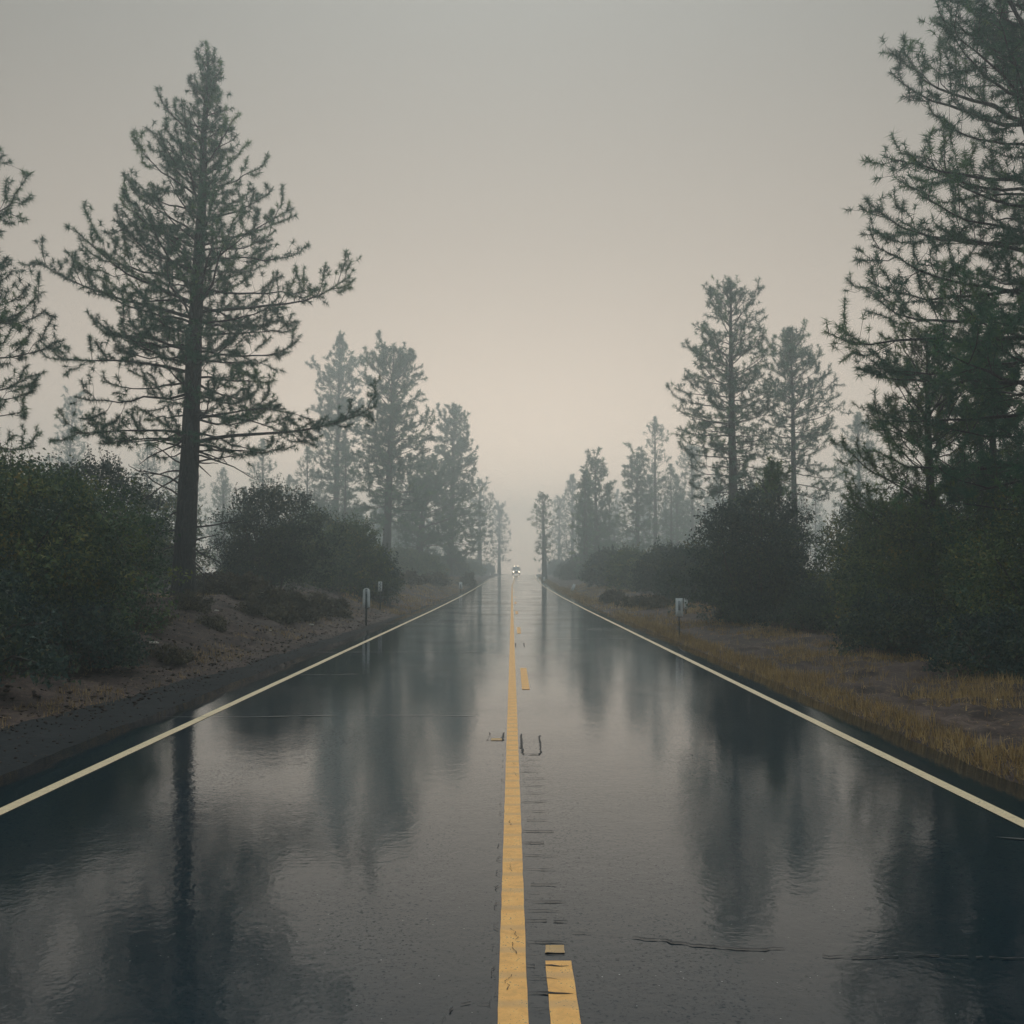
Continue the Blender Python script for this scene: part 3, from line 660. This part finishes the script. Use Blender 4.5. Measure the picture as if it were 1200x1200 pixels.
# left
sh(-9.0, 18.4, 2.6, 3.2, 3.2, 'big rounded scrub oak on the left bank nearest the camera', 1, LEAF_G, name='scrub_oak', nclump=820, leaf=.058, perc=90)
sh(-12.4, 17.2, 2.8, 3.2, 3.3, 'scrub oak running out of the left edge of the picture', 2, LEAF_G, name='scrub_oak', nclump=480, leaf=.055, perc=85)
sh(-7.7, 13.8, 1.7, 1.9, 1.8, 'low dark shrub at the foot of the big left scrub oak', 3, LEAF_D, nclump=340, leaf=.05, perc=80)
sh(-9.6, 24.2, 1.5, 1.8, 2.5, 'reddish brown twiggy shrub between the big scrub oak and the tall pine', 4, LEAF_B, nclump=300, leaf=.045, perc=70, twigs=160)
sh(-13.2, 34, 2.2, 2.2, 4.6, 'tall dark shrub behind the scrub oaks left of the tall pine', 5, LEAF_D, nclump=420, leaf=.07, perc=60)
sh(-18.5, 37, 2.6, 2.2, 4.4, 'dark shrub behind the scrub oaks at the left edge', 6, LEAF_D, nclump=420, leaf=.07, perc=60)
sh(-14.6, 44, 1.9, 2, 4.4, 'hazy shrub close behind the left side of the tall pine trunk', 7, LEAF_G, nclump=300, leaf=.08, perc=50)
sh(-9.0, 40, 2.4, 2.4, 4.3, 'dark domed shrub just right of the tall pine trunk', 8, LEAF_D, nclump=560, leaf=.065, perc=70, sprig=60)
sh(-7.6, 50, 1.8, 2.4, 3.7, 'olive shrub right of the dark domed shrub on the left bank', 9, LEAF_G, nclump=420, leaf=.075, perc=60, sprig=40)
sh(-6.4, 51, 1.1, 2.2, 2.6, 'smaller shrub at the right end of the left shrub row', 10, LEAF_D, nclump=260, leaf=.075, perc=50)
sh(-10.5, 58, 2.2, 2.4, 4.2, 'hazy shrub rising behind the left shrub row', 11, LEAF_G, nclump=320, leaf=.085, perc=50)
for i, (px, y, rx, h) in enumerate([(268, 34, .55, .75), (292, 33, .5, .8), (318, 32, .6, .85), (345, 32.5, .65, .8), (372, 35, .5, .7), (395, 37, .5, .6), (250, 36, .6, .8), (330, 30.5, .35, .5)]):
    x = (px - 600) / FPX * y
    sh(x, y, rx, .7, h, ('low dry brush at the left end of the row below the domed shrub', 'low dry brush second from the left below the domed shrub', 'rounded dry brush under the domed shrub with pale tips', 'largest dry brush clump under the domed shrub', 'dry brush toward the right end of the row below the domed shrub', 'rightmost dry brush behind the rounded white road marker', 'dry brush just right of the tall pine trunk', 'small dry tuft in front of the largest brush clump')[i], 20 + i, LEAF_B, nclump=70, leaf=.075, perc=50, sprig=20, cr=.16, twigs=30, name='brush', cat='brush')
for i, (px, y, rx, h, lab) in enumerate([(478, 78, 1.2, .9, 'brown brush under the misty pines on the left bank'), (510, 92, 1.3, 1.0, 'brown brush beside the crooked misty pine trunk'), (548, 118, .9, 1.4, 'leafless grey shrub just right of the straight misty pine trunk'), (455, 66, .8, .8, 'brush behind the small patterned marker')]):
    x = (px - 600) / FPX * y
    sh(x, y, rx, 1.6, h, lab, 40 + i, LEAF_B, nclump=90, leaf=.12, perc=40, sprig=14, cr=.26, twigs=40, name='brush', cat='brush')
for i, (x, y, rx, h, lab) in enumerate([(-7.5, 21.8, .5, .45, 'small brown brush halfway up the left bank beside the scrub oak'), (-8.0, 26.6, .55, .5, 'brown brush on the bank directly below the tall pine trunk'),
        (-6.9, 24.6, .35, .3, 'tiny brown tuft low on the left bank near the shoulder'), (-7.2, 29.4, .45, .4, 'brown brush on the bank below the left fence post pair'), (-6.2, 19.3, .35, .25, 'flat brown tuft at the edge of the dark left shoulder'),
        (-6.4, 33.0, .4, .35, 'brown tuft on the bank just left of the rounded marker')]):
    sh(x, y, rx, rx, h, lab, 140 + i, LEAF_B, nclump=40, leaf=.05, perc=50, sprig=14, cr=.12, twigs=40, name='brush', cat='brush')
# right
sh(8.0, 35, 2.3, 2.3, 4.6, 'round dark scrub oak behind the white marker on the right', 50, LEAF_D, name='scrub_oak', nclump=620, leaf=.062, perc=75, sprig=50)
sh(10.9, 32, 2.1, 2.0, 3.9, 'scrub oak joined to the right side of the round dark one', 51, LEAF_G, name='scrub_oak', nclump=420, leaf=.06, perc=70)
sh(9.7, 25.5, 2.4, 2.2, 3.4, 'olive leaved oak scrub below the yellow green pine', 52, LEAF_G, nclump=520, leaf=.055, perc=80, twigs=120)
sh(10.2, 19.4, 2.5, 2.3, 3.2, 'nearest oak scrub at the right edge of the picture', 53, LEAF_G, nclump=560, leaf=.05, perc=90, twigs=120)
sh(7.7, 21.8, 1.1, 1.8, 1.2, 'low dark shrub filling the foot of the right oak scrub', 54, LEAF_D, nclump=150, leaf=.05, perc=70, cr=.22)
sh(7.8, 17.4, 1.1, 1.4, 1.0, 'low dark shrub at the right edge just above the dry grass', 154, LEAF_D, nclump=110, leaf=.05, perc=70, cr=.2)
sh(8.3, 29.5, 1.3, 1.4, 1.3, 'low dark shrub at the foot of the round scrub oak on its right', 155, LEAF_D, nclump=150, leaf=.055, perc=60, cr=.24)
sh(7.4, 33.5, .8, 1.2, .9, 'low dark shrub under the left side of the round scrub oak', 156, LEAF_D, nclump=90, leaf=.06, perc=60, cr=.22)
sh(-7.0, 17.2, 1.0, 1.2, 1.0, 'low dark shrub on the bank right below the big left scrub oak', 157, LEAF_D, nclump=130, leaf=.05, perc=70, cr=.22)
sh(8.9, 17.3, .45, .5, .65, 'small pale brush tuft at the right edge above the dry grass', 55, LEAF_B, nclump=50, leaf=.05, perc=60, cr=.14, name='brush', cat='brush')
sh(12.6, 27, 2.8, 2.6, 4.6, 'dark shrub deep behind the right oak scrub', 56, LEAF_D, nclump=420, leaf=.07, perc=60)
sh(14.5, 38, 2.6, 2.4, 4.4, 'dark shrub behind the gap in the right scrub', 57, LEAF_D, nclump=420, leaf=.075, perc=55)
sh(8.3, 50, 1.6, 2.4, 2.7, 'dark shrub left of the round scrub oak on the right verge', 58, LEAF_D, nclump=380, leaf=.08, perc=55)
sh(9.2, 62, 2.2, 2.6, 3.0, 'hazy dark shrub in the middle of the right shrub row', 59, LEAF_D, nclump=380, leaf=.09, perc=50)
sh(8.6, 76, 1.8, 3, 3.2, 'taller hazy shrub near the far end of the right shrub row', 60, LEAF_G, nclump=340, leaf=.11, perc=45)
sh(8.0, 92, 1.8, 3, 3.4, 'far hazy shrub where the right row meets the grey pines', 61, LEAF_D, nclump=300, leaf=.13, perc=40)
for i, (px, y, rx, h, lab) in enumerate([(745, 52, .8, .6, 'low brown brush on the verge before the dark right shrubs'), (770, 47, .6, .55, 'low brown brush nearest the right marker pair'), (718, 60, .8, .7, 'low brown brush at the far end of the right verge')]):
    x = (px - 600) / FPX * y
    sh(x, y, rx, .8, h, lab, 62 + i, LEAF_B, nclump=60, leaf=.09, perc=45, sprig=12, cr=.18, twigs=30, name='brush', cat='brush')
pr = [shrub('shrub', (0, -500, 0), 2.2, 2.2, 3.2, 'shrub faded grey in the fog under the background pines', 80 + k, (LEAF_D, LEAF_G)[k], nclump=220, leaf=.16, perc=36, cr=.35, group='shrubs faded in the fog', twigs=20) for k in range(2)]
for i in range(96):
    y = 62 + 240 * (i / 96) ** 1.2; side = -1 if i % 2 else 1
    u = side * (rb.uniform(11, 22) if i % 4 < 2 or y < 110 else rb.uniform(7.5, 12)); x = u + float(centre(y))
    o = pr[i % 2] if i < 2 else copy_tree(pr[i % 2])
    s = rb.uniform(.6, 1.15); o.location = (x, y, float(ground(x, y)) - .1); o.scale = (s * rb.uniform(.9, 1.4), s * 1.2, s); o.rotation_euler.z = rb.uniform(0, 6.28)

# ================================================================== grass, litter
def blades(pts, hmin, hmax, nb, spread, w, rng, droop=.5, tintb=None):
    M = len(pts); g = Geo(); N_ = M * nb
    c = np.repeat(pts, nb, 0) + np.c_[rng.normal(0, spread, (N_, 2)), np.zeros(N_)]
    c[:, 2] = ground(c[:, 0], c[:, 1]) - .01
    az = rng.uniform(0, 6.28, N_); lean_ = np.abs(rng.normal(.35, droop, N_)); L = rng.uniform(hmin, hmax, N_)
    lean_ = np.minimum(lean_, 1.45)
    d = np.stack([np.sin(lean_) * np.cos(az), np.sin(lean_) * np.sin(az), np.cos(lean_)], 1)
    s = np.stack([-np.sin(az + rng.normal(0, .8, N_)), np.cos(az), np.zeros(N_)], 1)
    mid = c + d * L[:, None] * .55; tip = c + d * L[:, None]; tip[:, 2] -= L * .18 * lean_
    V = np.stack([c - s * w * .5, c + s * w * .5, mid + s * w * .4, mid - s * w * .4, tip], 1).reshape(-1, 3)
    i = np.arange(N_)[:, None] * 5
    tint = np.repeat(np.clip(np.repeat(rng.uniform(.1, .9, M) if tintb is None else tintb, nb) + rng.normal(0, .15, N_), 0, 1), 5)
    g.add(V, tris=i + np.array([[3, 2, 4]]), quads=i + np.array([[0, 1, 2, 3]]), tint=tint); return g
rng = np.random.default_rng(77)
def scatter(n, u0, u1, y0, y1, power=1.0, thr=None, seed=0):
    y = y0 + (y1 - y0) * rng.uniform(0, 1, n) ** power; u = rng.uniform(u0, u1, n)
    x = u + centre(y); m = np.ones(n, bool)
    if thr is not None: m = vnoise(x * .9, y * .5, seed) + rng.normal(0, .25, n) > thr
    return np.c_[x[m], y[m], np.zeros(m.sum())]
# right verge: bands of yellow grass, thin litter between them
p = np.concatenate([scatter(3400, 4.2, 4.75, 5, 45, 1.3), scatter(8000, 4.3, 8.2, 6, 34, 1.2, .45, 2.0), scatter(3200, 5.6, 7.4, 9, 36, 1.1, .15, 1.1)])
blades(p, .05, .22, 5, .03, .008, rng).obj('dry_grass', DRY, kind='stuff', label='yellow dry grass along the right verge', category='grass')
p = np.concatenate([scatter(3000, 4.2, 8.0, 34, 110, 1.2, -.1, 1.4), scatter(1500, 4.2, 5.2, 60, 200, 1.0)])
blades(p, .08, .26, 6, .09, .02, rng).obj('dry_grass', DRY, kind='stuff', label='dry grass on the far right verge fading into fog', category='grass')
p = np.concatenate([scatter(1500, -6.3, -5.4, 12, 45, 1.2, .35, 4.0), scatter(1700, -9.5, -5.6, 14, 45, 1.0, .5, 6.0), scatter(500, -10.8, -9, 29, 36, 1.0)])
blades(p, .03, .15, 6, .05, .006, rng).obj('dry_grass', DRY, kind='stuff', label='sparse dry grass along the foot of the left bank', category='grass')
p = np.concatenate([scatter(2600, -7.5, -4.5, 45, 150, 1.2, -.1, 3.0)])
blades(p, .08, .24, 6, .09, .02, rng).obj('dry_grass', DRY, kind='stuff', label='dry grass on the far left verge fading into fog', category='grass')
# fallen needles, twigs and clods
def litter(pts, L, w, rng):
    M = len(pts); g = Geo(); az = rng.uniform(0, 6.28, M); l = L * rng.uniform(.4, 1.2, M)
    d = np.stack([np.cos(az) * l, np.sin(az) * l, rng.normal(0, .12, M) * l], 1); c = pts.copy(); c[:, 2] = ground(c[:, 0], c[:, 1]) + .012
    s = np.stack([-np.sin(az), np.cos(az), np.zeros(M)], 1) * w * rng.uniform(.5, 1.3, (M, 1))
    V = np.stack([c - s, c + s, c + d + s * .4, c + d - s * .4], 1).reshape(-1, 3)
    g.add(V, quads=np.arange(M * 4).reshape(-1, 4), tint=np.repeat(rng.uniform(0, .8, M), 4)); return g
litter(np.concatenate([scatter(20000, -11, -5.2, 10, 45, 1.1), scatter(20000, 4.25, 9.5, 6, 40, 1.2)]), .10, .004, rng).obj('fallen_needles', DRY, kind='stuff', label='fallen pine needles and straw strewn over both verges', category='litter')
def lumps(pts, r, rng, m, **pr_):
    g = Geo(); ico = np.array([[0, 0, 1], [.9, 0, .3], [.28, .85, .3], [-.72, .53, .3], [-.72, -.53, .3], [.28, -.85, .3], [0, 0, -.6]], float)
    t = [[0, i, i % 5 + 1] for i in range(1, 6)] + [[6, i % 5 + 1, i] for i in range(1, 6)]
    for c in pts:
        s = r * rng.uniform(.4, 1.4); v = ico * s * rng.uniform(.6, 1.3, (7, 1)) * np.array([rng.uniform(.8, 1.6), 1, .7]); a = rng.uniform(0, 6.28)
        v = v @ np.array([[math.cos(a), math.sin(a), 0], [-math.sin(a), math.cos(a), 0], [0, 0, 1]]); z = max(float(ground(c[0], c[1])), float(profile(c[1])) - .012) + s * .25
        g.add(v + [c[0], c[1], z], tris=t, tint=rng.uniform(0, 1))
    return g.obj(m[0], m[1], smooth=False, **pr_)
lumps(scatter(2200, -10.5, -5.0, 13, 45, 1.0), .035, rng, ('soil_clods', SOIL), kind='stuff', label='clods of soil scattered over the left bank', category='clods')
lumps(scatter(420, -10, -5.2, 13, 45, 1.0), .035, rng, ('pine_cones', CONE), kind='stuff', label='dark pine cones and clods scattered over the left bank', category='pine cones')
lumps(scatter(2600, -6.1, -4.4, 6, 40, 1.2), .016, rng, ('gravel', SOIL), kind='stuff', label='loose gravel on the dark left shoulder', category='gravel')
# single stones and scraps that show
def stone(x, y, r, label, m, cat, name, seed, flat=1.0):
    q = np.random.default_rng(seed); g = Geo(); n = 8
    th = np.arange(n) * 2 * math.pi / n; v = [(0, 0, r * .55 * flat)]
    for ring, (rr, zz) in enumerate(((.55, .45), (1.0, .1), (.85, -.2))):
        for a in th: k = q.uniform(.8, 1.2); v.append((r * rr * k * math.cos(a) * 1.4, r * rr * k * math.sin(a), r * zz * flat * q.uniform(.8, 1.2)))
    t = [[0, 1 + i, 1 + (i + 1) % n] for i in range(n)]; qd = []
    for ri in range(2):
        for i in range(n): qd.append([1 + ri * n + i, 1 + (ri + 1) * n + i, 1 + (ri + 1) * n + (i + 1) % n, 1 + ri * n + (i + 1) % n])
    g.add(v, tris=t, quads=qd); return g.obj(name, m, loc=(x, y, float(ground(x, y)) + r * .1), smooth=False, label=label, category=cat)
stone(-6.9, 20.6, .10, 'pale flat stone at the foot of the left bank', STONE, 'stone', 'stone', 1, .5)
stone(-7.6, 27.5, .05, 'small pale stone on the left bank below the tall pine', STONE, 'stone', 'stone', 2)
stone(-6.1, 27.0, .04, 'tiny pale stone near the road edge below the tall pine', STONE, 'stone', 'stone', 3)
stone(6.35, 14.0, .06, 'crumpled white scrap lying in the right verge grass', SCRAP, 'litter scrap', 'paper_scrap', 4, .5)
stone(-5.9, 31.5, .06, 'pale stone beside the dry brush left of the white marker', STONE, 'stone', 'stone', 5)

# ================================================================== markers
def plate(w, h, t, rnd, z0):
    """upright plate facing -y; rnd: rounding radius of its corners"""
    g = Geo(); n = 6; pts = []
    for cx, cz, a0 in ((w / 2 - rnd, h - rnd, 0), (-w / 2 + rnd, h - rnd, 90), (-w / 2 + rnd * .5, rnd * .5, 180), (w / 2 - rnd * .5, rnd * .5, 270)):
        rr = rnd if a0 < 180 else rnd * .5
        for k in range(n): a = R(a0 + 90 * k / (n - 1)); pts.append((cx + rr * math.cos(a), cz + z0 + rr * math.sin(a)))
    m = len(pts); F = [(x, -t / 2, z) for x, z in pts]; B = [(x, t / 2, z) for x, z in pts]
    v = F + B + [(0, -t / 2, z0 + h / 2), (0, t / 2, z0 + h / 2)]
    g.add(v, tris=[[2 * m, (i + 1) % m, i] for i in range(m)] + [[2 * m + 1, m + i, m + (i + 1) % m] for i in range(m)], quads=[[i, (i + 1) % m, m + (i + 1) % m, m + i] for i in range(m)])
    return g
def marker(x, y, top, w, h, rnd, label, postw=.03, post_front=False, patch=None, tilt=0.0, dots=0):
    z = float(ground(x, y)); o = empty('road_marker', (x, y, z), label, 'road marker'); o.rotation_euler.y = tilt
    H = top - z; py = -.018 if post_front else .022
    g = Geo(); hp = (H - .03) if post_front else H - h * .35
    g.box((0, py, hp / 2 - .1), (postw, .008, hp / 2 + .1)); g.box((0, py + .016, hp / 2 - .1), (postw * .28, .012, hp / 2 + .1))
    g.obj('post', STEEL, o, smooth=False)
    plate(w, h, .006, rnd, H - h).obj('plate', WHITE, o, smooth=False)
    if patch:
        g = Geo(); g.box((patch[0], -.006, H - h + patch[1]), (patch[2], .002, patch[3])); g.obj('reflector', PLATEGREY, o, smooth=False)
    for k in range(dots):
        g = Geo(); zz = H - h * (.14 + .72 * k / max(1, dots - 1)); g.box(((-1) ** k * w * .08, -.006, zz), (w * .16, .002, h * .05)); g.obj('dark_mark', STEEL, o, smooth=False)
    if post_front:
        g = Geo(); g.box((0, -.032, H - .13), (.028, .004, .07)); g.obj('reflector', PLATEGREY, o, smooth=False)
        for zz in (H - .06, H - h + .08): g = Geo(); g.tubes([[0, -.03, zz], [0, -.036, zz]], [.012, .012], 8); g.obj('bolt', STEEL, o)
    else:
        for zz in (H - .03, H - h + .03): g = Geo(); g.tubes([[0, -.004, zz], [0, -.010, zz]], [.008, .008], 8); g.obj('bolt', STEEL, o)
    return o
marker(-4.90, 36, 1.24, .24, .66, .11, 'white round topped marker with a dark post down its front, left of the road', postw=.033, post_front=True)
marker(-5.67, 46, 1.38, .166, .42, .02, 'small narrow white marker with dark marks against the left shrubs', dots=6)
marker(-4.42, 92, 1.0, .28, .6, .02, 'white marker farther along the left road edge', patch=(0, .25, .05, .16))
marker(4.53, 29, 1.06, .195, .49, .012, 'white rectangular marker on a thin dark post, right of the road', postw=.016, patch=(0, .29, .033, .13))
marker(6.5, 40, .80, .15, .40, .02, 'small grey white marker just behind the right rectangular one', postw=.02, dots=4)
marker(5.0, 90, .88, .25, .60, .02, 'white marker leaning to the right on the right verge', tilt=.38)
marker(4.45, 148, 1.28, .26, .6, .02, 'white marker at the foot of the lone roadside pine')
marker(4.35, 182, 1.6, .26, .5, .02, 'tiny white marker left of the lone roadside pine at the far road edge')
marker(-4.0, 196, 1.75, .26, .5, .02, 'tiny white marker at the far left road edge')
def tpost(x, y, top, label, tip=False):
    z = float(ground(x, y)); o = empty('fence_post', (x, y, z), label, 'fence post'); h = top - z
    o.rotation_euler = (.03, .05 if not tip else .02, 0)
    g = Geo(); g.box((0, 0, h / 2 - .1), (.022, .004, h / 2 + .1)); g.box((0, .016, h / 2 - .1), (.004, .013, h / 2 + .1)); g.obj('shaft', TWIG, o, smooth=False)
    for k in range(7):
        g = Geo(); g.box((0, -.008, h * (.3 + .09 * k)), (.008, .005, .006)); g.obj('stud', TWIG, o, smooth=False)
    if tip: g = Geo(); g.box((0, 0, h - .05), (.026, .008, .09)); g.obj('painted_tip', WHITE, o, smooth=False)
tpost(-10.1, 31, 1.55, 'thin dark metal fence post left of the tall pine trunk')
tpost(-8.95, 31, 1.88, 'thin metal fence post with white tip right of the tall pine trunk', True)
tpost(-7.25, 15.6, 1.0, 'low stake at the foot of the left scrub') if False else None

# ================================================================== oncoming truck
def truck(x, y):
    z = float(profile(y)) + .02; t = empty('oncoming_truck', (x, y, z), 'pale oncoming truck in the fog with four lit lamps at the end of the road', 'truck')
    g = Geo()
    v = []
    prof = [(-1.0, .45), (-1.02, .95), (-.9, 1.12), (.1, 1.22), (.55, 1.28), (.95, 1.95), (1.25, 2.08), (3.0, 2.08), (3.1, 1.3), (5.0, 1.3), (5.05, .5), (-.9, .38)]   # side outline (y, z)
    wd = [.92, .96, .94, .97, .97, .80, .78, .78, .95, .95, .95, .9]
    for s in (-1, 1):
        for (yy, zz), w_ in zip(prof, wd): v.append((s * w_, yy, zz))
    n = len(prof); q = [[i, (i + 1) % n, n + (i + 1) % n, n + i] for i in range(n)]
    c0, c1 = len(v), len(v) + 1; v += [(-.9, 1.8, 1.0), (.9, 1.8, 1.0)]
    tr_ = [[c0, (i + 1) % n, i] for i in range(n)] + [[c1, n + i, n + (i + 1) % n] for i in range(n)]
    g.add(v, tris=tr_, quads=q); g.obj('body', CARP, t, smooth=False)
    g = Geo(); g.add([(-.80, .565, 1.36), (.80, .565, 1.36), (.70, .91, 1.90), (-.70, .91, 1.90)], quads=[[0, 1, 2, 3]]); g.obj('windscreen', CHROME, t, smooth=False)  # pale metal on the glass stands in for its sky reflection
    g = Geo(); g.box((0, -1.04, .80), (.50, .02, .14)); gr = g.obj('grille', CHROME, t, smooth=False)
    for k in range(4): g = Geo(); g.box((0, -1.065, .70 + .065 * k), (.49, .008, .012)); g.obj('grille_bar', CHROME, gr, smooth=False)
    g = Geo(); g.box((0, -1.10, .48), (.95, .08, .10)); g.obj('bumper', BLACK, t, smooth=False)
    for s in (-1, 1):
        g = Geo(); g.tubes([[s * .68, -1.03, .82], [s * .68, -1.09, .82]], [.17, .15], 14); hl = g.obj('headlight', CHROME, t)
        g = Geo(); a = np.arange(14) * 2 * math.pi / 14; g.add(np.r_[[[s * .68, -1.10, .82]], np.c_[s * .68 + .14 * np.cos(a), np.full(14, -1.095), .82 + .14 * np.sin(a)]], tris=[[0, i % 14 + 1, (i + 1) % 14 + 1] for i in range(14)]); g.obj('lens', LAMP, hl)
        g = Geo(); g.tubes([[s * .42, .98, 2.22], [s * .42, .92, 2.22]], [.13, .12], 12); hl = g.obj('roof_lamp', BLACK, t)
        g = Geo(); g.add(np.r_[[[s * .42, .91, 2.22]], np.c_[s * .42 + .105 * np.cos(a), np.full(14, .915), 2.22 + .105 * np.sin(a)]], tris=[[0, i % 14 + 1, (i + 1) % 14 + 1] for i in range(14)]); g.obj('lens', LAMP, hl)
        g = Geo(); g.box((s * 1.06, .75, 1.5), (.1, .04, .13)); g.obj('mirror', BLACK, t, smooth=False)
        for yy in (0, 3.9):
            g = Geo(); P = [[s * .95, yy, .36], [s * .90, yy, .36], [s * .72, yy, .36], [s * .68, yy, .36]]; g.tubes(P, [.28, .36, .36, .28], 18)
            g.add(np.r_[[[s * .955, yy, .36]], np.c_[np.full(14, s * .95), yy + .28 * np.cos(a), .36 + .28 * np.sin(a)]], tris=[[0, i + 1, (i + 1) % 14 + 1] for i in range(14)])
            g.obj('wheel', BLACK, t)
    g = Geo(); g.box((0, 1.2, 2.12), (.6, .05, .03)); g.obj('lamp_bar', BLACK, t, smooth=False)
    return t
truck(1.02, 258)

# ================================================================== haze
m = bpy.data.materials.new('haze'); m.use_nodes = True; t = m.node_tree; t.nodes.clear()
o = N(t, 'ShaderNodeOutputMaterial'); pv = N(t, 'ShaderNodeVolumePrincipled'); pv.inputs['Color'].default_value = (.83, .935, .97, 1); pv.inputs['Density'].default_value = HAZE_D; pv.inputs['Anisotropy'].default_value = .68
t.links.new(pv.outputs[0], o.inputs['Volume'])
g = Geo(); g.box((10, 205, 12), (420, 242, 17)); hz = g.obj('haze', m, smooth=False, kind='stuff')
